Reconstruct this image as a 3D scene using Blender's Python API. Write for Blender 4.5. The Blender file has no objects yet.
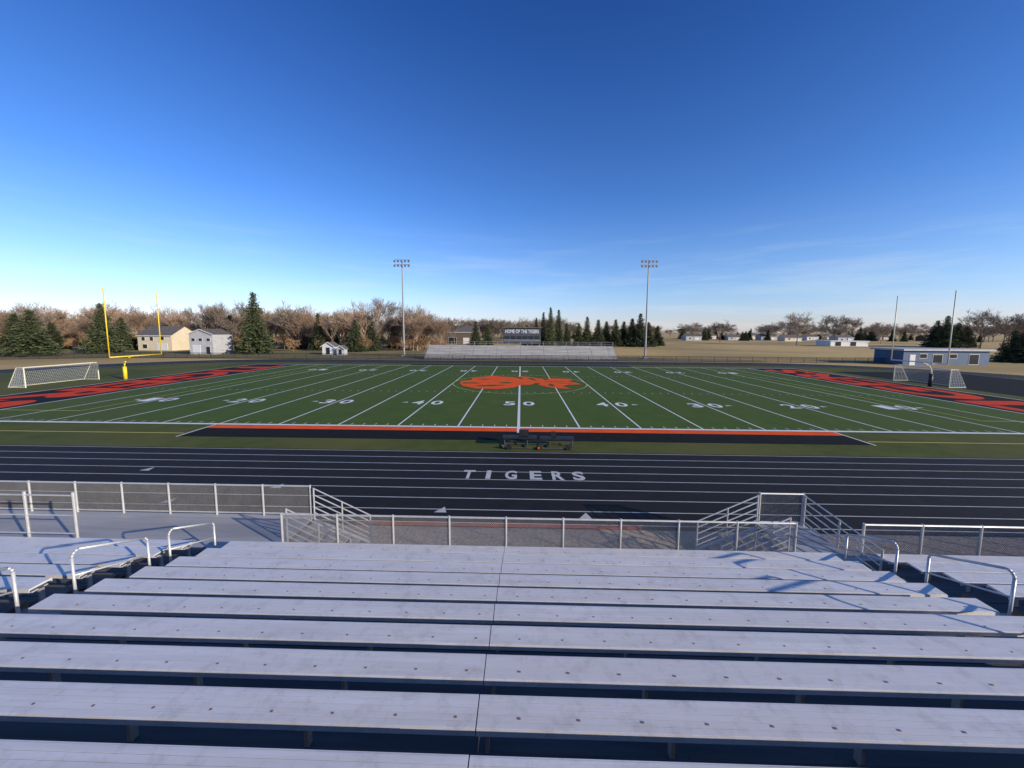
import bpy, math, random
from mathutils import Vector, Matrix
R = math.radians
scene = bpy.context.scene
scene.view_settings.view_transform = 'Standard'
scene.view_settings.look = 'None'
scene.view_settings.exposure = 0
random.seed(7)

# ------------------------------------------------------------------ materials
def mat(name, c1, c2=None, scale=1.0, rough=0.8, metal=0.0, bump=0.0, bscale=None,
        stretch=(1, 1, 1), detail=6, c3=None, scale3=0.05, objrand=0.0, rvar=0.0, spec=0.5):
    m = bpy.data.materials.new(name)
    m.use_nodes = True
    nt = m.node_tree
    b = nt.nodes['Principled BSDF']
    b.inputs['Roughness'].default_value = rough
    b.inputs['Metallic'].default_value = metal
    b.inputs['Specular IOR Level'].default_value = spec
    b.inputs['Base Color'].default_value = (*c1, 1)
    tc = nt.nodes.new('ShaderNodeTexCoord')
    mp = nt.nodes.new('ShaderNodeMapping')
    mp.inputs['Scale'].default_value = stretch
    nt.links.new(tc.outputs['Object'], mp.inputs['Vector'])
    if c2 is not None:
        n = nt.nodes.new('ShaderNodeTexNoise')
        n.inputs['Scale'].default_value = scale
        n.inputs['Detail'].default_value = detail
        n.inputs['Roughness'].default_value = 0.65
        nt.links.new(mp.outputs[0], n.inputs['Vector'])
        r = nt.nodes.new('ShaderNodeValToRGB')
        r.color_ramp.elements[0].position = 0.35
        r.color_ramp.elements[1].position = 0.65
        r.color_ramp.elements[0].color = (*c1, 1)
        r.color_ramp.elements[1].color = (*c2, 1)
        nt.links.new(n.outputs['Fac'], r.inputs['Fac'])
        out = r.outputs['Color']
        if c3 is not None:
            n3 = nt.nodes.new('ShaderNodeTexNoise')
            n3.inputs['Scale'].default_value = scale3
            n3.inputs['Detail'].default_value = 5
            nt.links.new(mp.outputs[0], n3.inputs['Vector'])
            r3 = nt.nodes.new('ShaderNodeValToRGB')
            r3.color_ramp.elements[0].position = 0.42
            r3.color_ramp.elements[1].position = 0.62
            nt.links.new(n3.outputs['Fac'], r3.inputs['Fac'])
            mx = nt.nodes.new('ShaderNodeMix')
            mx.data_type = 'RGBA'
            mx.inputs['B'].default_value = (*c3, 1)
            nt.links.new(r3.outputs['Color'], mx.inputs['Factor'])
            nt.links.new(out, mx.inputs['A'])
            out = mx.outputs['Result']
        if objrand > 0:
            oi = nt.nodes.new('ShaderNodeObjectInfo')
            mr = nt.nodes.new('ShaderNodeMapRange')
            mr.inputs['To Min'].default_value = 1 - objrand
            mr.inputs['To Max'].default_value = 1 + objrand
            nt.links.new(oi.outputs['Random'], mr.inputs['Value'])
            hs = nt.nodes.new('ShaderNodeHueSaturation')
            nt.links.new(mr.outputs[0], hs.inputs['Value'])
            nt.links.new(out, hs.inputs['Color'])
            out = hs.outputs['Color']
        nt.links.new(out, b.inputs['Base Color'])
        if rvar > 0:
            mr2 = nt.nodes.new('ShaderNodeMapRange')
            mr2.inputs['To Min'].default_value = rough - rvar
            mr2.inputs['To Max'].default_value = rough + rvar
            nt.links.new(n.outputs['Fac'], mr2.inputs['Value'])
            nt.links.new(mr2.outputs[0], b.inputs['Roughness'])
    if bump > 0:
        nb = nt.nodes.new('ShaderNodeTexNoise')
        nb.inputs['Scale'].default_value = bscale or scale * 4
        nb.inputs['Detail'].default_value = 4
        nt.links.new(mp.outputs[0], nb.inputs['Vector'])
        bp = nt.nodes.new('ShaderNodeBump')
        bp.inputs['Strength'].default_value = bump
        bp.inputs['Distance'].default_value = 0.02
        nt.links.new(nb.outputs['Fac'], bp.inputs['Height'])
        nt.links.new(bp.outputs['Normal'], b.inputs['Normal'])
    return m

M = {}
M['ground'] = mat('dry_grass', (.50, .33, .10), (.60, .41, .14), .25, .95, c3=(.36, .25, .08), scale3=.02)
M['lawn'] = mat('lawn_grass', (.13, .125, .035), (.19, .165, .055), .5, .95, c3=(.30, .21, .075), scale3=.05)
M['turf'] = mat('field_turf', (.060, .104, .016), (.080, .130, .023), .5, .9, bump=.6, bscale=25, c3=(.078, .114, .024), scale3=.06, spec=.15)
M['turf2'] = mat('apron_turf', (.070, .086, .016), (.096, .110, .022), .8, .9, bump=.6, bscale=25, c3=(.120, .118, .032), scale3=.1, spec=.15)
M['track'] = mat('track_asphalt', (.011, .0108, .011), (.019, .0187, .019), 1.2, .8, bump=.3, bscale=60, c3=(.015, .0147, .015), scale3=.15, spec=.25)
M['blackturf'] = mat('black_turf', (.008, .008, .008), (.014, .014, .013), 2, .9, spec=.15)
M['white'] = mat('white_paint', (.72, .72, .70), (.82, .82, .80), 3, .7)
M['lane'] = mat('lane_paint', (.44, .44, .43), (.58, .58, .56), 2, .7)
M['orange'] = mat('orange_turf', (.80, .085, .012), (.90, .12, .018), 1, .9, spec=.15)
M['red'] = mat('red_turf', (.58, .045, .014), (.72, .065, .02), 1, .9, spec=.15)
M['kerbred'] = mat('red_kerb_rubber', (.22, .05, .03), (.34, .075, .045), 3, .9)
M['yellowline'] = mat('yellow_line_paint', (.60, .52, .10), (.7, .62, .14), 2, .8)
M['gravel'] = mat('gravel', (.26, .19, .13), (.52, .41, .30), 9, .95, bump=.8, bscale=40)
M['concrete'] = mat('concrete', (.22, .215, .21), (.30, .295, .285), 1.5, .9, bump=.2, bscale=30)
M['alu'] = mat('aluminium_plank', (.73, .70, .655), (.86, .83, .79), 1.6, .42, .22, bump=.08, bscale=30,
               stretch=(.35, 5, 1), c3=(.78, .745, .70), scale3=.6, rvar=.12)
M['aludeck_shaded'] = mat('aluminium_deck_shaded', (.09, .088, .085), (.16, .157, .15), 1.2, .65, .2, stretch=(.4, 4, 1), c3=(.08, .078, .075), scale3=.5)  # aluminium darkened: shade in the gaps between seats is put into the colour
M['aluwalk'] = mat('aluminium_walkway', (.40, .385, .365), (.50, .485, .46), 1.2, .5, .2, stretch=(.4, 4, 1), c3=(.34, .325, .31), scale3=.5)
M['steel'] = mat('galvanised_steel', (.58, .57, .55), (.70, .69, .67), 6, .42, .35)
M['pole'] = mat('weathered_steel', (.26, .26, .26), (.34, .34, .34), 6, .6, .3)
M['wire'] = mat('fence_wire', (.25, .24, .225), (.33, .32, .30), 3, .55, .3)
M['darksteel'] = mat('dark_steel', (.05, .05, .052), (.09, .09, .09), 4, .6, .3)
M['black'] = mat('black_vinyl', (.012, .012, .014), (.022, .022, .024), 3, .5)
M['gold'] = mat('yellow_post_paint', (.78, .56, .02), (.85, .64, .04), 2, .45)
M['postwhite'] = mat('white_post_paint', (.74, .70, .48), (.8, .76, .54), 2, .4)
M['bark'] = mat('bare_bark', (.25, .165, .11), (.37, .255, .17), 1.5, .95, objrand=.35)
M['bark_g'] = mat('grey_bark', (.20, .155, .115), (.31, .245, .185), 1.5, .95, objrand=.3)
M['brush'] = mat('brush_twigs', (.26, .155, .08), (.39, .25, .135), 1.5, .95, objrand=.35)
M['needle'] = mat('spruce_needles', (.030, .046, .018), (.090, .106, .038), 1.2, .85, objrand=.3)
M['trunk'] = mat('conifer_trunk', (.07, .05, .035), (.12, .09, .06), 3, .95)
M['blue'] = mat('blue_siding', (.035, .08, .16), (.05, .10, .20), 1, .6)
M['bluegrey'] = mat('blue_grey_panel', (.045, .055, .08), (.06, .075, .10), 1, .6)
M['beige'] = mat('beige_siding', (.62, .52, .36), (.70, .60, .42), 1, .8)
M['offwhite'] = mat('white_siding', (.62, .61, .59), (.72, .71, .69), 1, .7)
M['greyside'] = mat('grey_siding', (.40, .40, .41), (.48, .48, .49), 1, .7)
M['roof'] = mat('shingle_roof', (.09, .08, .075), (.15, .135, .125), 2, .9)
M['roofb'] = mat('brown_roof', (.10, .075, .055), (.15, .115, .085), 2, .9)
M['glass'] = mat('window_glass', (.02, .025, .03), (.03, .035, .04), 1, .1)
M['net'] = mat('net_cord', (.6, .6, .6), (.7, .7, .7), 2, .8)
M['decal'] = mat('seat_number_decal', (.22, .13, .10), (.30, .17, .13), 20, .6)
M['lamp'] = mat('lamp_housing', (.22, .22, .23), (.3, .3, .3), 3, .4, .4)

def add_grime(m):
    nt = m.node_tree; b = nt.nodes['Principled BSDF']
    src = b.inputs['Base Color'].links[0].from_socket
    tc = nt.nodes.new('ShaderNodeTexCoord')
    n = nt.nodes.new('ShaderNodeTexNoise'); n.inputs['Scale'].default_value = 3.5; n.inputs['Detail'].default_value = 8; n.inputs['Roughness'].default_value = .75
    nt.links.new(tc.outputs['Object'], n.inputs['Vector'])
    r = nt.nodes.new('ShaderNodeMapRange'); r.inputs['From Min'].default_value = .50; r.inputs['From Max'].default_value = .75
    r.inputs['To Min'].default_value = 0; r.inputs['To Max'].default_value = .6
    nt.links.new(n.outputs['Fac'], r.inputs['Value'])
    mx = nt.nodes.new('ShaderNodeMix'); mx.data_type = 'RGBA'; mx.inputs['B'].default_value = (.44, .40, .35, 1)
    nt.links.new(r.outputs[0], mx.inputs['Factor']); nt.links.new(src, mx.inputs['A'])
    nt.links.new(mx.outputs['Result'], b.inputs['Base Color'])
add_grime(M['alu'])

# ------------------------------------------------------------------ mesh builder
class MB:
    def __init__(s): s.v = []; s.f = []; s.m = []; s.mats = []
    def mi(s, m):
        if m not in s.mats: s.mats.append(m)
        return s.mats.index(m)
    def box(s, x0, x1, y0, y1, z0, z1, m):
        b = len(s.v); k = s.mi(m)
        s.v += [(x0,y0,z0),(x1,y0,z0),(x1,y1,z0),(x0,y1,z0),(x0,y0,z1),(x1,y0,z1),(x1,y1,z1),(x0,y1,z1)]
        for q in ((0,3,2,1),(4,5,6,7),(0,1,5,4),(1,2,6,5),(2,3,7,6),(3,0,4,7)):
            s.f.append(tuple(b+i for i in q)); s.m.append(k)
    def tube(s, p, q, r, m, n=6, r2=None):
        p = Vector(p); q = Vector(q); d = q - p
        if d.length < 1e-5: return
        r2 = r if r2 is None else r2
        d.normalize()
        a = d.cross(Vector((0, 0, 1))) if abs(d.z) < .95 else d.cross(Vector((1, 0, 0)))
        a.normalize(); c = d.cross(a)
        b = len(s.v); k = s.mi(m)
        for i in range(n):
            t = 2*math.pi*i/n; o = a*math.cos(t) + c*math.sin(t)
            s.v.append(tuple(p + o*r)); s.v.append(tuple(q + o*r2))
        for i in range(n):
            j = (i+1) % n
            s.f.append((b+2*i, b+2*j, b+2*j+1, b+2*i+1)); s.m.append(k)
        if n > 3:
            s.f.append(tuple(b+2*i for i in range(n))[::-1]); s.m.append(k)
            s.f.append(tuple(b+2*i+1 for i in range(n))); s.m.append(k)
    def path(s, pts, r, m, n=8):
        for a, b in zip(pts[:-1], pts[1:]): s.tube(a, b, r, m, n)
    def poly(s, pts, m):
        b = len(s.v); k = s.mi(m)
        s.v += [tuple(p) for p in pts]
        s.f.append(tuple(range(b, b+len(pts)))); s.m.append(k)
    def rect(s, x0, x1, y0, y1, z, m): s.poly([(x0,y0,z),(x1,y0,z),(x1,y1,z),(x0,y1,z)], m)
    def obj(s, name, smooth=False, parent=None, loc=None):
        me = bpy.data.meshes.new(name)
        me.from_pydata(s.v, [], s.f)
        for m in s.mats: me.materials.append(M[m])
        me.polygons.foreach_set('material_index', s.m)
        if smooth: me.polygons.foreach_set('use_smooth', [True]*len(s.f))
        me.update()
        o = bpy.data.objects.new(name, me)
        scene.collection.objects.link(o)
        if parent: o.parent = parent
        if loc: o.location = loc
        return o

def empty(name, loc=(0, 0, 0)):
    e = bpy.data.objects.new(name, None); e.location = loc
    scene.collection.objects.link(e); return e

def text_mesh(name, body, w, h, loc, rotz, m, offset=.02, parent=None, rotx=0, spacing=1.0):
    cu = bpy.data.curves.new(name, 'FONT'); cu.body = body; cu.offset = offset
    cu.align_x = 'CENTER'; cu.align_y = 'CENTER'; cu.space_character = spacing
    cu.resolution_u = 4
    t = bpy.data.objects.new('tmp', cu); scene.collection.objects.link(t)
    bpy.context.view_layer.update()
    dg = bpy.context.evaluated_depsgraph_get()
    me = bpy.data.meshes.new_from_object(t.evaluated_get(dg))
    bpy.data.objects.remove(t)
    xs = [v.co.x for v in me.vertices]; ys = [v.co.y for v in me.vertices]
    sx = w/(max(xs)-min(xs)); sy = h/(max(ys)-min(ys))
    cx = (max(xs)+min(xs))/2; cy = (max(ys)+min(ys))/2
    for v in me.vertices: v.co = Vector(((v.co.x-cx)*sx, (v.co.y-cy)*sy, 0))
    me.materials.clear(); me.materials.append(M[m])
    o = bpy.data.objects.new(name, me); scene.collection.objects.link(o)
    o.location = loc; o.rotation_euler = (rotx, 0, rotz)
    if parent: o.parent = parent
    return o

# ------------------------------------------------------------------ ground & field
CZ = 7.2; DZ = .9
NY = 26.65; FY = NY+48.77; CY = (NY+FY)/2; YD = .9144
T0 = 13.25; T1 = 21.4
b = MB(); b.rect(-3500, 3500, -300, 5000, 0, 'ground'); b.obj('ground')
b = MB(); b.poly([(-400, 60, .004), (-100, 88, .004), (-30, 90, .004), (60, 90.5, .004), (62, 97, .004), (20, 108, .004), (-28, 128, .004), (-60, 175, .004), (-400, 230, .004)], 'lawn')
b.obj('lawn')

def stadium(r, half, cy, n=40):
    pts = []
    for i in range(n+1):
        t = -math.pi/2 + math.pi*i/n; pts.append((half + r*math.cos(t), cy + r*math.sin(t)))
    for i in range(n+1):
        t = math.pi/2 + math.pi*i/n; pts.append((-half + r*math.cos(t), cy + r*math.sin(t)))
    return pts
def ring(b, r0, r1, z, m, half=53):
    A = stadium(r0, half, CY); B = stadium(r1, half, CY); n = len(A)
    for i in range(n):
        j = (i+1) % n
        b.poly([(*A[i], z), (*B[i], z), (*B[j], z), (*A[j], z)], m)
RI = CY - T1; RO = CY - T0
b = MB(); b.poly([(*p, .008) for p in stadium(RO+.3, 53, CY)], 'track'); b.obj('running_track')
b = MB(); b.poly([(*p, .012) for p in stadium(RI-.15, 53, CY)], 'turf2'); b.obj('infield_grass')
b = MB()
for i in range(9):
    r = RI + (RO-RI)*i/8
    ring(b, r-.028, r+.028, .013, 'lane')
for (x, y) in [(-14.6, 14.6), (-11.0, 16.2), (-3.0, 14.2), (-19, 18.0), (2.7, 13.9)]:
    b.poly([(x-.28, y-.2, .0135), (x+.22, y-.2, .0135), (x+.06, y+.28, .0135)], 'lane')
b.obj('track_lane_lines')
e = empty('track_lettering', (.3, 17.95, 0))
for ch, x in zip('TIGERS', (-2.75, -1.75, -.62, .62, 1.72, 2.75)):
    text_mesh('letter_' + ch.lower(), ch, .24 if ch == 'I' else .60, 1.1, (x, 0, .017), 0, 'lane', .035, parent=e)

b = MB(); b.rect(-54.9, 54.9, NY, FY, .016, 'turf'); b.obj('football_field')
b = MB(); b.rect(-54.7, -45.8, NY+.3, FY-.2, .020, 'blackturf'); b.obj('end_zone')
b = MB(); b.rect(45.8, 54.7, NY+.3, FY-.2, .020, 'blackturf'); b.obj('end_zone')
text_mesh('end_zone_lettering', 'TIGERS', 44, 6.9, (-50.2, CY, .024), -math.pi/2, 'red', .035)
text_mesh('end_zone_lettering', 'TIGERS', 44, 6.9, (50.2, CY, .024), math.pi/2, 'red', .035)
b = MB()
b.rect(58, 79, 37.5, 70, .016, 'blackturf'); b.obj('high_jump_apron')
b = MB()
b.rect(-22.8, 22.8, 23.8, NY-.004, .020, 'blackturf')
b.obj('team_box')
b = MB(); b.rect(-22.9, 22.9, 25.95, 26.85, .024, 'orange'); b.obj('orange_sideline_stripe')
b = MB(); b.rect(-22.9, 22.9, FY+.4, FY+3, .020, 'blackturf'); b.obj('team_box')
b = MB()
Z = .024
SL = NY+.62
b.rect(-55, 55, NY+.28, SL, Z, 'white'); b.rect(-55, 55, FY-.15, FY+.15, Z, 'white')
for i in range(-10, 11):
    x = i*5*YD; w = .065
    if i == 0: w = .11
    if abs(i) == 10: w = .1
    b.rect(x-w, x+w, SL+.01 if i else NY-1.0, FY-.16, Z+.004, 'white')
for x in (-54.85, 54.85): b.rect(x-.1, x+.1, SL+.01, FY-.16, Z+.001, 'white')
for i in range(-49, 50):
    if i % 5 == 0: continue
    x = i*YD
    for y in (SL+.15, NY+16.25, NY+32.5, FY-.9):
        b.rect(x-.03, x+.03, y, y+.42, Z, 'white')
for s in (-1, 1):
    x = s*22.95
    b.rect(x-.06, x+.06, 23.7, NY+.27, Z, 'white')
b.obj('yard_lines')
b = MB()
for s in (-1, 1):
    x0, x1 = sorted((s*23.2, s*62))
    b.rect(x0, x1, 24.5, 24.6, .018, 'yellowline')
    x0, x1 = sorted((s*38.3, s*54.6))
    for y in (CY-20.1, CY+20.1): b.rect(x0, x1, y-.05, y+.05, .032, 'yellowline')
    x = s*38.3; b.rect(x-.05, x+.05, CY-20.05, CY+20.05, .033, 'yellowline')
n = 64
for i in range(n):
    t0 = 2*math.pi*i/n; t1 = 2*math.pi*(i+1)/n
    c = lambda r, t: (r*math.cos(t), CY + r*math.sin(t), .034)
    b.poly([c(9.1, t0), c(9.2, t0), c(9.2, t1), c(9.1, t1)], 'yellowline')
b.obj('soccer_lines')
for i, nme in ((-4, '10'), (-3, '20'), (-2, '30'), (-1, '40'), (0, '50'), (1, '40'), (2, '30'), (3, '20'), (4, '10')):
    x = i*10*YD
    for y, rz in ((36.3, 0), (2*CY-36.3, math.pi)):
        e = empty('yard_number', (x, y, .030)); e.rotation_euler = (0, 0, rz)
        for k, ch in enumerate(nme):
            text_mesh('digit_' + ch, ch, 1.15, 1.9, ((-1 if k == 0 else 1)*.95, 0, 0), 0, 'white', .02, parent=e)
b = MB()
for i in (-4, -3, -2, -1, 1, 2, 3, 4):
    x = i*10*YD; s = -1 if i < 0 else 1
    xx = x + 2.0*s
    b.poly([(xx, 36.1, .03), (xx + .7*s, 36.3, .03), (xx, 36.5, .03)], 'white')
b.obj('yard_arrows')

def P(pts, z): return [(u*.96-.15, CY + 1.2 + v, z) for u, v in pts]
b = MB()
b.poly(P([(-8.4,-2.2),(-7.6,-4.6),(-5.6,-6.6),(-2.6,-7.0),(-.6,-5.6),(.4,-3.2),(2.6,-3.0),(4.6,-5.6),(6.8,-6.2),(6.0,-3.9),
          (7.0,-2.6),(8.9,-2.2),(8.4,-.6),(7.3,0.4),(8.3,1.9),(7.9,3.4),(5.6,4.0),(3.2,3.6),(2.0,5.2),(.6,6.2),(-.8,5.0),(-3.0,5.6),(-4.6,6.9),(-5.6,5.2),(-7.4,3.6),(-7.2,1.2),(-8.6,0.2)], .038), 'orange')
b.obj('tiger_logo')
b = MB()
for pts in ([(-6.9,2.2),(-5.2,2.9),(-4.0,2.2),(-5.2,1.7)], [(-3.0,-1.0),(-1.4,-.4),(-.8,-1.6),(-2.2,-2.0)],
            [(-8.2,-1.4),(-6.2,-1.2),(-5.4,-2.4),(-7.9,-2.4)], [(-6.0,-4.2),(-3.6,-3.2),(-1.6,-3.6),(-3.2,-4.6),(-5.2,-5.1)],
            [(1.2,3.9),(2.2,1.4),(2.9,1.2),(2.1,4.2)], [(3.6,3.6),(4.0,1.8),(4.6,1.7),(4.5,3.5)],
            [(1.8,-2.9),(2.4,-1.2),(3.1,-1.2),(2.8,-3.2)], [(4.2,-4.0),(4.2,-1.9),(4.8,-1.7),(5.0,-4.4)], [(5.6,-1.0),(7.6,-1.0),(8.2,-1.4),(5.9,-1.5)],
            [(-.8,4.8),(.2,2.9),(.7,2.8),(.4,5.4)], [(3.6,.2),(6.6,.7),(7.0,.3),(4.2,-.3)]):
    b.poly(P(pts, .042), 'turf')
b.obj('tiger_logo_stripes')

b = MB(); b.rect(-60, 60, 10.0, 12.94, .012, 'gravel'); b.obj('gravel_strip')
b = MB(); b.rect(-80, 80, -20, 9.99, .004, 'concrete'); b.obj('concrete_pavement')
b = MB(); b.box(-6.0, 4.6, 12.99, 13.17, 0, .05, 'kerbred'); b.obj('red_kerb')

# ------------------------------------------------------------------ bleachers
def seat_y(k): return 3.5 + .76*k
def seat_z(k): return CZ - (3.78 + .26*k)
SW = .335
b = MB()
rj = random.Random(3)
def rows(x0, x1, k0, k1, seams, legs=1.83):
    for k in range(k0, k1+1):
        y = seat_y(k); z = seat_z(k)
        segs = [x0] + [s for s in seams if x0 < s < x1] + [x1]
        for a, c in zip(segs[:-1], segs[1:]):
            g = .006; dz = rj.uniform(-.003, .003)
            yn = y - SW
            b.box(a+g, c-g, yn, yn+.012, z-.07+dz, z-.003+dz, 'alu')
            for q in range(5):
                w = (SW-.012)/5
                b.box(a+g, c-g, yn+.012+q*w+.002, yn+.012+(q+1)*w-.002, z-.03+dz, z+dz, 'alu')
            b.box(a+g, c-g, yn+.0125, y, z-.036+dz, z-.0305+dz, 'alu')
            b.box(a+g, c-g, y+.0005, y+.012, z-.07+dz, z-.003+dz, 'alu')
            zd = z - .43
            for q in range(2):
                b.box(a+g, c-g, yn+.04+q*.34, yn+.04+q*.34+.325, zd-.04, zd, 'aludeck_shaded')
            b.box(a+g, c-g, yn+.725, yn+.74, zd-.22, zd-.045, 'aludeck_shaded')
        x = x0 + .4
        while x < x1:
            b.box(x-.02, x+.02, yn+.13, yn+.21, z-.43, z-.07, 'pole')
            b.box(x-.02, x+.02, yn+.03, yn+.27, z-.09, z-.0705, 'steel')
            x += legs
rows(-7.9, 8.5, -6, 8, [-.28])
rows(-24, -8.95, 0, 8, [-16])
rows(9.65, 24, 0, 8, [16])
for k in range(-3, 9):
    yn = seat_y(k)-SW; z = seat_z(k)
    x = -7.2
    while x < 8.3:
        if abs(x+.28) > .1:
            xx = x + rj.uniform(-.02, .02)
            b.box(xx-.014, xx+.014, yn+.10, yn+.122, z+.0035, z+.0042, 'decal')
        x += .61
for x in [i*1.83 for i in range(-13, 14)]:
    b.tube((x, -1.5, CZ-(3.78+.26*-6.6)-.62), (x, 10, DZ-.12), .05, 'darksteel', 4)
    for yy in (0, 3, 6, 9):
        zz = CZ-(3.78+.26*(yy-3.5)/.76)-.6
        b.tube((x, yy, 0), (x, yy, zz), .04, 'darksteel', 4)
for (xa, xb) in ((-8.93, -7.93), (8.53, 9.62)):
    for k in range(-6, 9):
        yn = seat_y(k)-SW; z = seat_z(k)-.43
        b.box(xa, xb, yn+.02, yn+.35, z-.04, z, 'aluwalk')
        b.box(xa, xb, yn+.38, yn+.70, z-.17, z-.13, 'aluwalk')
b.box(-30, 30, 9.83, 10.12, DZ-.05, DZ, 'aluwalk')
for q in range(6):
    y0 = 10.13 + q*.3
    b.box(-30, -6.85, y0, y0+.29, DZ-.05, DZ, 'aluwalk')
    b.box(7.95, 9.5, y0, y0+.29, DZ-.05, DZ, 'aluwalk')
b.box(-30, 30, 10.06, 10.11, DZ-.35, DZ-.051, 'aludeck_shaded')
b.box(-30, -6.85, 11.88, 11.92, DZ-.35, DZ-.051, 'aludeck_shaded')
for x in [i*2.0 for i in range(-14, 15)]:
    b.tube((x, 9.95, 0), (x, 9.95, DZ-.051), .05, 'darksteel', 6)
    if x < -7 : b.tube((x, 11.8, 0), (x, 11.8, DZ-.051), .05, 'darksteel', 6)
b.obj('bleachers')

def hoop(X, y0, y1):
    def zd(y): return CZ-(3.78+.26*(y-3.5)/.76)-.43
    pts = []; h = .95; r = .12
    a = (y0, zd(y0)+.02); c = (y1, zd(y1)+.02)
    pts.append((X, a[0], a[1]-.3)); pts.append((X, a[0], a[1]+h-r))
    for t in (30, 60, 90): pts.append((X, a[0]+r*(1-math.cos(R(t))), a[1]+h-r+r*math.sin(R(t))))
    for t in (60, 30, 0): pts.append((X, c[0]-r*(1-math.cos(R(t))), c[1]+h-r+r*math.sin(R(t))))
    pts.append((X, c[0], c[1]-.3))
    m = MB(); m.path(pts, .025, 'steel', 10)
    m.tube((X, y0, a[1]+.48), (X, y1, c[1]+.48), .018, 'steel', 8)
    m.obj('aisle_handrail', smooth=True)
for y0, y1 in ((4.4, 5.7), (6.5, 7.9), (8.4, 9.7)): hoop(-8.45, y0, y1)
for y0, y1 in ((6.45, 7.8), (8.45, 9.75), (4.6, 5.9)): hoop(9.0, y0, y1)

def chain(m, p, q, z0, z1, s=.06, r=.004, mt='wire'):
    p = Vector((p[0], p[1], 0)); q = Vector((q[0], q[1], 0)); L = (q-p).length; u = (q-p)/L; h = z1-z0
    n = int((L+h)/s)
    for i in range(n+1):
        t = -h + i*s
        a0 = max(t, 0); a1 = min(t+h, L)
        if a1-a0 < .01: continue
        A = p+u*a0; B = p+u*a1
        m.tube((A.x, A.y, z0+(a0-t)), (B.x, B.y, z0+(a1-t)), r, mt, 3)
        m.tube((A.x, A.y+.004, z1-(a0-t)), (B.x, B.y+.004, z1-(a1-t)), r, mt, 3)
def fence(name, p, q, z0, h, sp, s=.06, r=.004, pr=.028, mt='steel', wm='wire', mid=False, bottom=True):
    m = MB()
    P_ = Vector(p); Q_ = Vector(q); L = (Q_-P_).length; n = max(1, round(L/sp))
    for i in range(n+1):
        c = P_.lerp(Q_, i/n); m.tube((c.x, c.y, z0-.04), (c.x, c.y, z0+h+.04), pr*1.15, mt, 8)
    m.tube((p[0], p[1], z0+h), (q[0], q[1], z0+h), pr, mt, 8)
    if bottom: m.tube((p[0], p[1], z0+.08), (q[0], q[1], z0+.08), pr*.8, mt, 8)
    if mid: m.tube((p[0], p[1], z0+h*.5), (q[0], q[1], z0+h*.5), pr*.8, mt, 8)
    chain(m, p, q, z0+.1, z0+h-.03, s, r, wm)
    return m.obj(name)
fence('chain_link_fence', (-6.75, 10.05), (7.85, 10.05), DZ, 1.0, 1.62)
fence('chain_link_fence', (-20, 11.86), (-6.95, 11.86), DZ, 1.05, 1.62)
fence('chain_link_fence', (8.0, 11.86), (9.4, 11.86), DZ, 1.05, 1.4)
fence('chain_link_fence', (9.7, 10.05), (24, 10.05), DZ, 1.0, 1.62)
m = MB()
for x in (-14.2, -12.75): m.tube((x, 9.95, DZ-.1), (x, 9.95, DZ+1.6), .035, 'steel', 8)
for z in (1.5, .9, .35): m.tube((-18, 9.95, DZ+z), (-12.75, 9.95, DZ+z), .022, 'steel', 8)
m.obj('guard_rail')

def stairs(x0, x1, ya, yb):
    m = MB(); n = 6; s = 1 if x1 > x0 else -1; L = abs(x1-x0)
    for i in range(n):
        xa = x0 + s*L*i/n; xb = x0 + s*L*(i+1)/n - s*.01
        z = DZ*(1-(i+1)/(n+.4))
        m.box(min(xa, xb), max(xa, xb), ya+.05, yb-.05, z-.04, z, 'aluwalk')
    for y in (ya, yb):
        m.tube((x0, y, DZ-.1), (x1, y, 0.02), .05, 'steel', 6)
        for h in (1.0, .78, .56, .34, .16):
            m.tube((x0, y, DZ+h), (x1, y, .0+h), .02, 'steel', 8)
        for i in range(3):
            t = i/2; x = x0+(x1-x0)*t; zb = DZ*(1-t)
            m.tube((x, y, 0), (x, y, zb+1.02), .026, 'steel', 8)
    m.obj('stairs')
stairs(-6.8, -4.9, 10.35, 11.8)
stairs(7.9, 6.0, 10.35, 11.8)
m = MB()
for h in (1.0, .78, .56, .34, .14): m.tube((9.42, 11.8, DZ+h), (9.62, 9.4, DZ+h-.35), .02, 'steel', 8)
for t in (0, .5, 1): m.tube((9.42+.2*t, 11.8-2.4*t, DZ-.35*t-.1), (9.42+.2*t, 11.8-2.4*t, DZ+1.02-.35*t), .026, 'steel', 8)
m.obj('ramp_railing')

# ------------------------------------------------------------------ blocking sled
m = MB()
X0, Y0 = -.85, 22.0
for y in (0, .9):
    m.tube((X0, Y0+y, .10), (X0+4.2, Y0+y, .10), .05, 'darksteel', 8)
    m.tube((X0-.15, Y0+y, .28), (X0, Y0+y, .10), .05, 'darksteel', 8)
for x in (0, 1.4, 2.8, 4.2):
    m.tube((X0+x, Y0, .1), (X0+x, Y0+.9, .1), .04, 'darksteel', 6)
    m.tube((X0+x, Y0+.45, .1), (X0+x, Y0+.45, .62), .04, 'darksteel', 6)
m.box(X0-.1, X0+2.0, Y0+.2, Y0+.75, .60, .70, 'black')
m.box(X0+2.2, X0+4.3, Y0+.2, Y0+.75, .56, .66, 'black')
m.box(X0+.9, X0+1.5, Y0+.55, Y0+.8, .70, 1.05, 'black')
m.box(X0+2.9, X0+3.2, Y0+.55, Y0+.8, .66, .95, 'black')
for x in (.3, 2.1, 3.9):
    m.tube((X0+x, Y0-.12, .17), (X0+x, Y0-.04, .17), .17, 'black', 14)
m.tube((X0+2.1, Y0-.2, .17), (X0+2.1, Y0-.13, .17), .06, 'orange', 10)
m.obj('blocking_sled')

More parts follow.
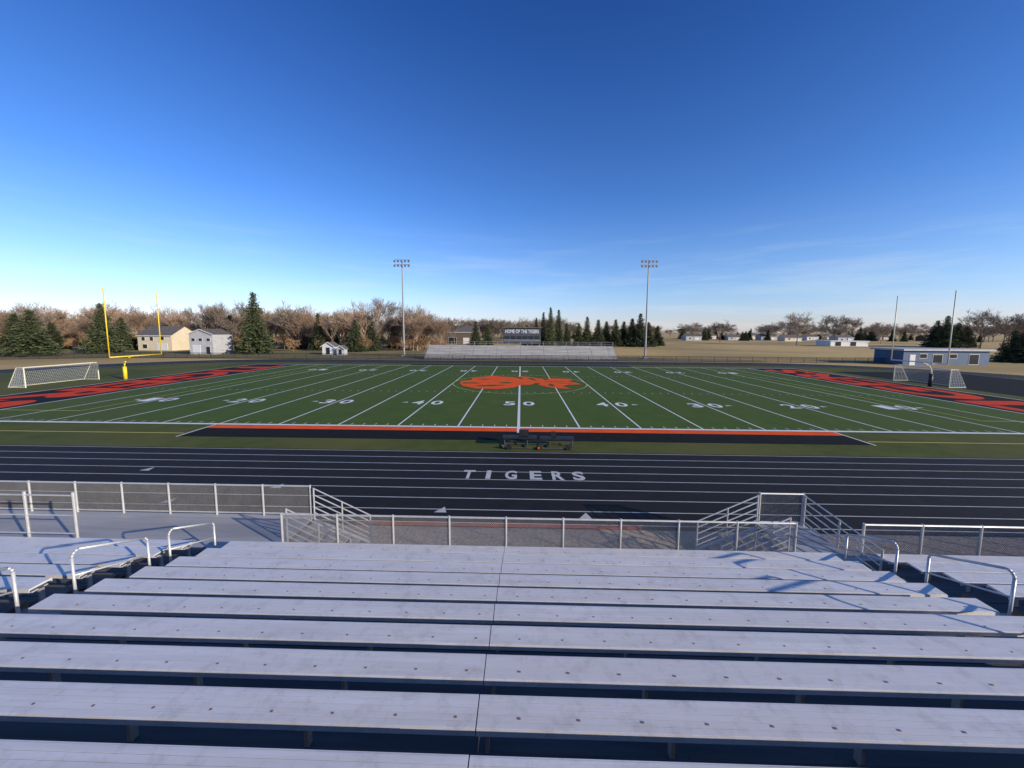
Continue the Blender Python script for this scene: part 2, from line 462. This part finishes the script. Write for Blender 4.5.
# ------------------------------------------------------------------ goal posts
def goalpost(X, s, mt):
    m = MB(); c = CY
    m.tube((X+s*2.0, c, 0), (X+s*2.0, c, 1.9), .085, mt, 10)
    pts = [(X+s*(2.0*math.cos(R(15*i))), c, 1.9+1.5*math.sin(R(15*i))) for i in range(7)]
    m.path(pts, .085, mt, 10)
    m.tube((X, c-3.55, 3.4), (X, c+3.55, 3.4), .085, mt, 10)
    for y in (c-3.55, c+3.55):
        m.tube((X, y, 3.4), (X, y, 12.5), .065, mt, 10)
    m.tube((X+s*2.0, c, 0), (X+s*2.0, c, 1.8), .22, 'black' if mt != 'gold' else 'gold', 12)
    m.obj('football_goalpost', smooth=True)
goalpost(-54.2, -1, 'gold'); goalpost(53.6, 1, 'postwhite')

def soccer(X, y0, y1, s):
    m = MB(); h = 2.44; dt = .9; db = 2.2
    for y in (y0, y1):
        m.tube((X, y, 0), (X, y, h), .06, 'postwhite', 8)
        m.tube((X, y, h), (X+s*dt, y, h), .035, 'postwhite', 6)
        m.tube((X+s*dt, y, h), (X+s*db, y, 0), .035, 'postwhite', 6)
        m.tube((X, y, .05), (X+s*db, y, .05), .035, 'postwhite', 6)
    m.tube((X, y0, h), (X, y1, h), .06, 'postwhite', 8)
    m.tube((X+s*db, y0, .05), (X+s*db, y1, .05), .035, 'postwhite', 6)
    n = int((y1-y0)/.2)
    for i in range(n+1):
        y = y0+(y1-y0)*i/n
        m.tube((X+s*dt, y, h), (X+s*db, y, .05), .012, 'net', 3)
        m.tube((X, y, h), (X+s*dt, y, h), .012, 'net', 3)
    for i in range(13):
        t = i/12; x = X+s*(dt+(db-dt)*t); z = h*(1-t)
        m.tube((x, y0, z), (x, y1, z), .012, 'net', 3)
        for y in (y0, y1): m.tube((X, y, z), (x, y, z), .012, 'net', 3)
    for i in range(10):
        x = X + s*db*i/10; zt = h if abs(x-X) < dt else h*(1-(abs(x-X)-dt)/(db-dt))
        for y in (y0, y1): m.tube((x, y, 0), (x, y, zt), .012, 'net', 3)
    m.obj('soccer_goal')
soccer(-59.6, 42.8, 50.6, -1)
soccer(57.2, 50.2, 57.6, 1)

def lightpole(X, Y):
    m = MB(); H = 26.2
    m.tube((X, Y, 0), (X, Y, H), .28, 'pole', 12, .13)
    m.box(X-.5, X+.5, Y-.5, Y+.5, 0, .6, 'concrete')
    for z in (H-.15, H-1.35):
        m.box(X-2.1, X+2.1, Y-.08, Y+.08, z-.07, z+.07, 'pole')
        for i in range(5):
            x = X-1.9+i*.95
            m.tube((x, Y-.1, z-.1), (x, Y-.2, z-.32), .06, 'pole', 6)
            m.tube((x, Y-.05, z-.3), (x, Y-.55, z-.48), .14, 'lamp', 10, .30)
    m.box(X-.25, X+.25, Y-.42, Y-.31, 2.5, 3.6, 'lamp')
    m.obj('stadium_light_pole')
lightpole(-32.0, 101); lightpole(33.8, 101)

b = MB()
for k in range(9):
    y = 91.5 + k*.62; z = .55 + k*.36
    for x in range(-24, 24, 6):
        b.box(x+.02, x+5.98, y, y+.28, z-.05, z, 'alu')
        b.box(x+.02, x+5.98, y-.36, y+.0, z-.48, z-.44, 'aludeck_shaded')
        b.box(x+.02, x+5.98, y-.04, y-.02, z-.43, z-.12, 'aluwalk')
for x in range(-24, 25, 3):
    b.tube((x, 91.2, .1), (x, 97, 3.4), .06, 'darksteel', 4)
    b.tube((x, 96.8, 0), (x, 96.8, 4.4), .05, 'pole', 6)
b.tube((-24, 96.8, 4.4), (24, 96.8, 4.4), .04, 'pole', 6); b.tube((-24, 96.8, 3.9), (24, 96.8, 3.9), .04, 'pole', 6)
for x in (-24, 24):
    b.tube((x, 91.4, 1.5), (x, 96.8, 4.4), .04, 'pole', 6)
b.obj('visitor_bleachers')

def building(name, x0, x1, y0, y1, h, roof_h, wall, roof, wins=(), axis='x', flat=False, over=.4):
    e = empty(name, ((x0+x1)/2, (y0+y1)/2, 0)); cx, cy = e.location.x, e.location.y
    m = MB(); X0, X1, Y0, Y1 = x0-cx, x1-cx, y0-cy, y1-cy
    m.box(X0, X1, Y0, Y1, 0, h, wall); 
    if not flat:
        if axis == 'x':
            for X in (X0, X1): m.poly([(X, Y0, h), (X, Y1, h), (X, 0, h+roof_h)], wall)
        else:
            for Y in (Y0, Y1): m.poly([(X0, Y, h), (X1, Y, h), (0, Y, h+roof_h)], wall)
    m.obj('walls', parent=e)
    m = MB(); o = over; t = .18
    if flat: m.box(X0-o, X1+o, Y0-o, Y1+o, h+.003, h+roof_h, roof)
    elif axis == 'x':
        for s, Ye in ((-1, Y0-o), (1, Y1+o)):
            k = roof_h/abs(Y0); ze = h - o*k
            m.poly([(X0-o, Ye, ze+.05), (X1+o, Ye, ze+.05), (X1+o, 0, h+roof_h+.05), (X0-o, 0, h+roof_h+.05)], roof)
            m.poly([(X0-o, Ye, ze-t), (X1+o, Ye, ze-t), (X1+o, Ye, ze+.05), (X0-o, Ye, ze+.05)], 'offwhite')
    else:
        for s, Xe in ((-1, X0-o), (1, X1+o)):
            k = roof_h/abs(X0); ze = h - o*k
            m.poly([(Xe, Y0-o, ze+.05), (Xe, Y1+o, ze+.05), (0, Y1+o, h+roof_h+.05), (0, Y0-o, h+roof_h+.05)], roof)
            m.poly([(Xe, Y0-o, ze+.05), (0, Y0-o, h+roof_h+.05), (0, Y0-o, h+roof_h-t), (Xe, Y0-o, ze-t)], 'offwhite')
    m.obj('roof', parent=e)
    m = MB()
    for (wx, wz, ww, wh, mt) in wins:
        m.box(X0+wx-ww/2-.1, X0+wx+ww/2+.1, Y0-.05, Y0-.003, wz-wh/2-.1, wz+wh/2+.1, 'offwhite')
        m.box(X0+wx-ww/2, X0+wx+ww/2, Y0-.08, Y0-.053, wz-wh/2, wz+wh/2, mt)
    if wins: m.obj('windows', parent=e)
    return e

e = empty('press_box', (0.4, 99.0, 0))
m = MB(); m.box(-4.9, 4.9, -1.6, 1.6, 3.9, 8.0, 'bluegrey'); m.box(-5.2, 5.2, -2.0, 1.9, 8.003, 8.25, 'roof')
for x in (-4.6, -1.5, 1.5, 4.6): m.box(x-.12, x+.12, -1.3, -1.1, 0, 3.897, 'pole')
m.obj('cabin', parent=e)
m = MB()
for x in (-3.9, -2.3, -.75, .8, 2.35, 3.95): m.box(x-.62, x+.62, -1.66, -1.603, 5.0, 5.9, 'glass')
m.box(-4.8, 4.8, -1.68, -1.603, 4.78, 4.9, 'greyside')
m.obj('windows', parent=e)
t = text_mesh('sign_lettering', 'HOME OF THE TIGERS', 8.8, .95, (0, -1.63, 7.1), 0, 'offwhite', .02, parent=e, rotx=R(90))

building('beige_house', -127, -115.5, 120, 130, 5.2, 2.9, 'beige', 'roof',
         [(2, 3.9, 1, 1.2, 'glass'), (4.8, 3.9, 1, 1.2, 'glass'), (2.4, 1.4, 1.4, 1.3, 'glass'), (8.2, 1.3, 3.6, 2.3, 'offwhite'), (8.4, 4.1, 1.2, 1.1, 'glass')])
building('storage_building', -94, -87.2, 103, 110, 5.9, 1.3, 'greyside', 'roof',
         [(1.2, 4.2, .9, .8, 'glass'), (3.3, 4.2, .9, .8, 'glass'), (5.6, 4.2, .9, .8, 'glass'), (2.0, 1.4, 2.2, 2.4, 'offwhite'), (5.4, 1.2, 1.1, 2.1, 'glass')], axis='y')
building('white_shed', -57.5, -54, 106, 109, 2.6, 1.1, 'offwhite', 'roof', [(1.7, 1.1, 1.1, 2, 'glass')], axis='y')
building('white_shed', -52.8, -50.6, 105, 107, 2.0, .8, 'greyside', 'roof', [(1.1, .9, .9, 1.6, 'glass')], axis='y')
building('dark_barn', -42, -22, 190, 202, 6.6, 3.0, 'roofb', 'roof', [(7, 2, 4, 3.4, 'glass'), (14, 2, 3, 3, 'offwhite')])
building('blue_field_house', 87, 106, 86, 93, 3.3, .4, 'blue', 'greyside',
         [(2, 1.2, 1.1, 2.2, 'offwhite'), (4.4, 2.1, 1.5, .9, 'glass'), (7.6, 1.4, 2.0, 2.0, 'glass'), (11, 2.1, 1.5, .9, 'glass'), (15.6, 1.4, 2.0, 2.2, 'glass')], flat=True, over=.6)
random.seed(21)
for px in (675, 693, 716, 733, 748, 771, 792, 806, 822, 843, 862, 905, 935):
    y = random.uniform(300, 420); x = (px-512)/370*y
    w = random.uniform(9, 15)
    building('distant_house', x, x+w, y, y+9, random.uniform(2.8, 4.2), random.uniform(1.6, 2.6),
             random.choice(['offwhite', 'greyside', 'greyside', 'beige', 'roofb']), random.choice(['roof', 'roofb', 'roof']),
             [(w*.25, 1.8, 1.4, 1.2, 'glass'), (w*.7, 1.6, 3, 2, 'offwhite')])
building('white_warehouse', 168, 188, 205, 215, 2.6, .4, 'offwhite', 'offwhite', [(4, 1.3, 3, 2.2, 'glass'), (12, 1.3, 3, 2.2, 'glass')], flat=True)

def farfence(name, p, q, h=1.3):
    fence(name, p, q, .04, h, 3.0, s=.14, r=.012, pr=.04, mt='black', wm='black')
farfence('perimeter_fence', (-95, 90.0), (95, 90.0))
farfence('perimeter_fence', (-160, 64), (-95, 90.0))

# ------------------------------------------------------------------ trees
def bare_mesh(name, seed, H, mt, spread=.55, kids=4, lvls=5, tw=.022):
    rnd = random.Random(seed); m = MB()
    def grow(p, d, L, r, l):
        q = p + d*L
        m.tube(p, q, r, mt, 5 if l < 2 else 3, max(r*.6, tw*.7))
        if l >= lvls: return
        k = kids if l > 0 else kids+2
        for i in range(k):
            t = rnd.uniform(.45, 1.0) if l > 0 else rnd.uniform(.55, 1)
            if i == 0: t = 1
            s = p + d*L*t
            v = Vector((rnd.gauss(0, 1), rnd.gauss(0, 1), rnd.gauss(0, .7))).normalized()
            nd = (d*(1-spread*.5) + v*spread + Vector((0, 0, .22))).normalized()
            grow(s, nd, L*rnd.uniform(.55, .82), max(r*.5, tw), l+1)
    grow(Vector((0, 0, 0)), Vector((rnd.uniform(-.06, .06), rnd.uniform(-.06, .06), 1)).normalized(), H*.30, H*.014, 0)
    zs = max(v[2] for v in m.v); k = H/zs
    m.v = [(v[0]*k, v[1]*k, v[2]*k) for v in m.v]
    me_o = m.obj(name); me = me_o.data
    bpy.data.objects.remove(me_o)
    return me
def conifer_mesh(name, seed, H, R0, dens=1.0):
    rnd = random.Random(seed); m = MB()
    m.tube((0, 0, 0), (0, 0, H*.97), H*.016, 'trunk', 7, .03)
    nz = int(34*dens)
    for iz in range(nz):
        f = (iz+.5)/nz; z = H*(.04 + .94*f)
        rad = R0*((1-f)**.8)*rnd.uniform(.72, 1.12) + .12
        nb = max(6, int(15*(1-f*.55)))
        for ib in range(nb):
            a = 2*math.pi*(ib+rnd.random())/nb; rr = rad*rnd.uniform(.6, 1.18)
            dirv = Vector((math.cos(a), math.sin(a), 0))
            m.tube((0, 0, z), tuple(dirv*rr*.9 + Vector((0, 0, z-rr*.18))), .035, 'trunk', 3, .01)
            nc = max(2, int(rr/.45))
            for ic in range(nc):
                t = (ic+.7)/nc; c = dirv*rr*t + Vector((0, 0, z - rr*t*.22 + rnd.uniform(-.12, .12)))
                for _ in range(5):
                    sz = rnd.uniform(.28, .6)*(.6+.4*(1-f))
                    o = Vector((rnd.gauss(0, .22), rnd.gauss(0, .22), rnd.gauss(0, .12)))
                    u = (dirv*.8 + Vector((rnd.gauss(0, .6), rnd.gauss(0, .6), rnd.uniform(-.5, .15)))).normalized()*sz
                    w = u.cross(Vector((rnd.gauss(0, 1), rnd.gauss(0, 1), rnd.gauss(0, 1)))).normalized()*sz*.5
                    p = c+o; m.poly([p-w, p+u, p+w-u*.3], 'needle')
    for _ in range(10):
        p = Vector((rnd.gauss(0, .05), rnd.gauss(0, .05), H*.97)); m.poly([p+Vector((-.1, 0, -.2)), p+Vector((.1, 0, -.2)), p+Vector((0, 0, .4))], 'needle')
    o = m.obj(name); me = o.data; bpy.data.objects.remove(o); return me

bares = [bare_mesh('bare_tree', s, 15, 'bark' if s % 3 else 'bark_g', spread=.5+.05*(s % 3)) for s in range(1, 7)]
shrubs = [bare_mesh('brush', s, 4, 'brush', spread=.8, tw=.02) for s in range(11, 14)]
bigb = [bare_mesh('bare_tree', s, 19, 'bark_g', spread=.62, tw=.035) for s in (31, 32, 33)]
cons = [conifer_mesh('spruce_tree', 51, 15, 4.4), conifer_mesh('spruce_tree', 52, 13, 3.6), conifer_mesh('spruce_tree', 53, 16, 3.2)]

def place(me, name, x, y, s=1, sz=None, parent=None):
    o = bpy.data.objects.new(name, me); scene.collection.objects.link(o)
    o.location = (x, y, 0); sz = sz or s; o.scale = (s, s, sz)
    o.rotation_euler = (0, 0, random.uniform(0, 6.28))
    if parent: o.parent = parent
    return o
random.seed(5)
w = empty('distant_woods')
for i in range(220):
    y = random.uniform(126, 200); x = random.uniform(-1.5, -.2)*y
    if -132 < x < -108 and y < 138: continue
    s = random.uniform(.68, 1.2)
    place(random.choice(bares), 'bare_tree_part', x, y, s, s*random.uniform(.9, 1.08), w)
for i in range(180):
    y = random.uniform(122, 165); x = random.uniform(-1.5, -.2)*y
    if -135 < x < -108 and y < 133: continue
    s = random.uniform(.8, 1.5); place(random.choice(shrubs), 'brush_part', x, y, s, s, w)
w = empty('distant_treeline')
for i in range(150):
    y = random.uniform(330, 460); x = random.uniform(-.35, 1.5)*y
    s = random.uniform(.7, 1.2); place(random.choice(bigb), 'bare_tree_part', x, y, s*1.1, s*.8, w)
for i in range(70):
    y = random.uniform(200, 300); x = random.uniform(-.32, .12)*y
    s = random.uniform(.6, .85); place(random.choice(bigb), 'bare_tree_part', x, y, s, s, w)
for i in range(60):
    y = random.uniform(320, 420); x = random.uniform(-.1, 1.5)*y
    s = random.uniform(.5, .85); place(random.choice(cons), 'conifer_part', x, y, s*1.4, s, w)
def at(px, d): return ((px-512)/370*d*1.005 - .0236*d, d)
for px, d, k, s, sz in [(253, 108, 0, 1.2, 1.22), (20, 92, 0, 1.25, .80), (42, 122, 1, 1.2, .7), (95, 106, 0, 1.15, .98), (116, 122, 1, 1.1, .85),
                        (318, 128, 1, .95, 1.0), (336, 130, 1, .85, .9), (355, 122, 0, .9, .72), (372, 128, 1, .9, .8), (228, 130, 1, 1, .95),
                        (300, 140, 1, .8, .8), (395, 150, 1, .8, .9), (476, 150, 0, .8, .75), (488, 155, 1, .8, .8), (3, 96, 1, 1.2, .85),
                        (543, 165, 2, .85, .98), (550, 160, 2, .85, 1.1), (558, 165, 2, .9, 1.05), (536, 170, 2, .7, .85), (527, 175, 1, .8, .8), (566, 170, 1, .7, .85),
                        (578, 178, 1, .9, .85), (586, 180, 2, 1.1, .9), (597, 180, 1, 1.1, 1.0), (605, 185, 1, 1.1, .95), (614, 180, 0, 1, .88), (622, 184, 1, 1.1, .95), (630, 180, 1, 1.2, 1.05), (638, 178, 2, 1.3, 1.0), (646, 182, 1, 1.2, .92),
                        (655, 195, 1, 1.1, .8), (922, 200, 0, 1.3, .95), (931, 195, 0, 1.4, 1.1), (942, 200, 1, 1.5, 1.0), (950, 205, 1, 1.3, .9), (996, 98, 0, .9, .55), (1008, 96, 0, 1.0, .6), (1019, 96, 0, 1.1, .6), (1030, 98, 0, 1.1, .62)]:
    x, y = at(px, d); place(cons[k], 'spruce_tree', x, y, s, sz)
for px, d, k, s in [(790, 220, 0, 1.05), (826, 240, 1, 1.0), (838, 240, 2, 1.0), (964, 190, 0, 1.05), (985, 200, 1, .95), (716, 260, 2, .85), (1010, 190, 2, .95), (870, 260, 1, .8), (1000, 230, 0, .9),
                    (380, 135, 1, 1.0), (410, 140, 0, .88), (425, 145, 2, .8), (290, 135, 2, .95), (455, 160, 1, .7), (690, 300, 0, .7)]:
    x, y = at(px, d); place(bigb[k], 'bare_tree', x, y, s)

# ------------------------------------------------------------------ sun, sky, camera
EL, AZ = 18.0, 120.0     # azimuth clockwise from +Y
S = Vector((math.sin(R(AZ))*math.cos(R(EL)), math.cos(R(AZ))*math.cos(R(EL)), math.sin(R(EL))))
sl = bpy.data.lights.new('sun', 'SUN'); sl.energy = 5.0; sl.angle = R(.5); sl.color = (1, .89, .73)
so = bpy.data.objects.new('sun', sl); scene.collection.objects.link(so)
so.rotation_euler = S.to_track_quat('Z', 'Y').to_euler(); so.location = (0, 0, 60)

wd = bpy.data.worlds.new('World'); scene.world = wd; wd.use_nodes = True
nt = wd.node_tree; bg = nt.nodes['Background']
sky = nt.nodes.new('ShaderNodeTexSky'); sky.sky_type = 'NISHITA'; sky.sun_disc = False
sky.sun_elevation = R(EL); sky.sun_rotation = R(AZ); sky.air_density = 1.0; sky.dust_density = .3; sky.ozone_density = 2.5
L = nt.links.new
tc = nt.nodes.new('ShaderNodeTexCoord'); mp = nt.nodes.new('ShaderNodeMapping'); mp.inputs['Scale'].default_value = (1.5, 1.5, 16)
sx = nt.nodes.new('ShaderNodeSeparateXYZ'); L(tc.outputs['Generated'], sx.inputs[0])
# atmospheric colour correction by elevation
cr = nt.nodes.new('ShaderNodeValToRGB'); el = cr.color_ramp.elements
K = 1.7
stops = [(0, (1.02, 1.0, 1.50)), (.10, (.84, .99, 1.38)), (.30, (.45, .77, 1.33)), (.63, (.21, .50, 1.08)), (1, (.20, .42, .90))]
el[0].position = 0; el[0].color = (*[c/K for c in stops[0][1]], 1)
el[1].position = 1; el[1].color = (*[c/K for c in stops[-1][1]], 1)
for p, c in stops[1:-1]:
    q = el.new(p); q.color = (*[v/K for v in c], 1)
L(sx.outputs['Z'], cr.inputs['Fac'])
vs = nt.nodes.new('ShaderNodeVectorMath'); vs.operation = 'SCALE'; vs.inputs['Scale'].default_value = K
L(cr.outputs['Color'], vs.inputs[0])
tint = nt.nodes.new('ShaderNodeVectorMath'); tint.operation = 'MULTIPLY'
L(sky.outputs[0], tint.inputs[0]); L(vs.outputs[0], tint.inputs[1])
# thin cirrus
nz = nt.nodes.new('ShaderNodeTexNoise'); nz.inputs['Scale'].default_value = 2.2; nz.inputs['Detail'].default_value = 7; nz.inputs['Roughness'].default_value = .6
rp = nt.nodes.new('ShaderNodeValToRGB'); rp.color_ramp.elements[0].position = .50; rp.color_ramp.elements[1].position = .82
mr = nt.nodes.new('ShaderNodeMapRange'); mr.inputs['From Min'].default_value = .26; mr.inputs['From Max'].default_value = .03
mr.inputs['To Min'].default_value = 0; mr.inputs['To Max'].default_value = .6
mu = nt.nodes.new('ShaderNodeMath'); mu.operation = 'MULTIPLY'
mx = nt.nodes.new('ShaderNodeMix'); mx.data_type = 'RGBA'; mx.inputs['B'].default_value = (5.4, 5.8, 6.2, 1)
L(tc.outputs['Generated'], mp.inputs[0]); L(mp.outputs[0], nz.inputs['Vector']); L(nz.outputs['Fac'], rp.inputs['Fac'])
L(sx.outputs['Z'], mr.inputs['Value'])
L(rp.outputs['Color'], mu.inputs[0]); L(mr.outputs[0], mu.inputs[1]); L(mu.outputs[0], mx.inputs['Factor'])
L(tint.outputs[0], mx.inputs['A']); L(mx.outputs['Result'], bg.inputs['Color'])
bg.inputs['Strength'].default_value = .14

cam = bpy.data.cameras.new('camera'); co = bpy.data.objects.new('camera', cam); scene.collection.objects.link(co)
cam.sensor_width = 36; cam.lens = 370/1024*36; cam.clip_start = .05; cam.clip_end = 8000
cam.shift_y = -17.4/1024
rot = Matrix.Rotation(R(1.35), 4, 'Z') @ Matrix.Rotation(R(90-5.5), 4, 'X') @ Matrix.Rotation(R(.35), 4, 'Z')
co.matrix_world = Matrix.Translation((.12, 0, CZ)) @ rot
scene.camera = co
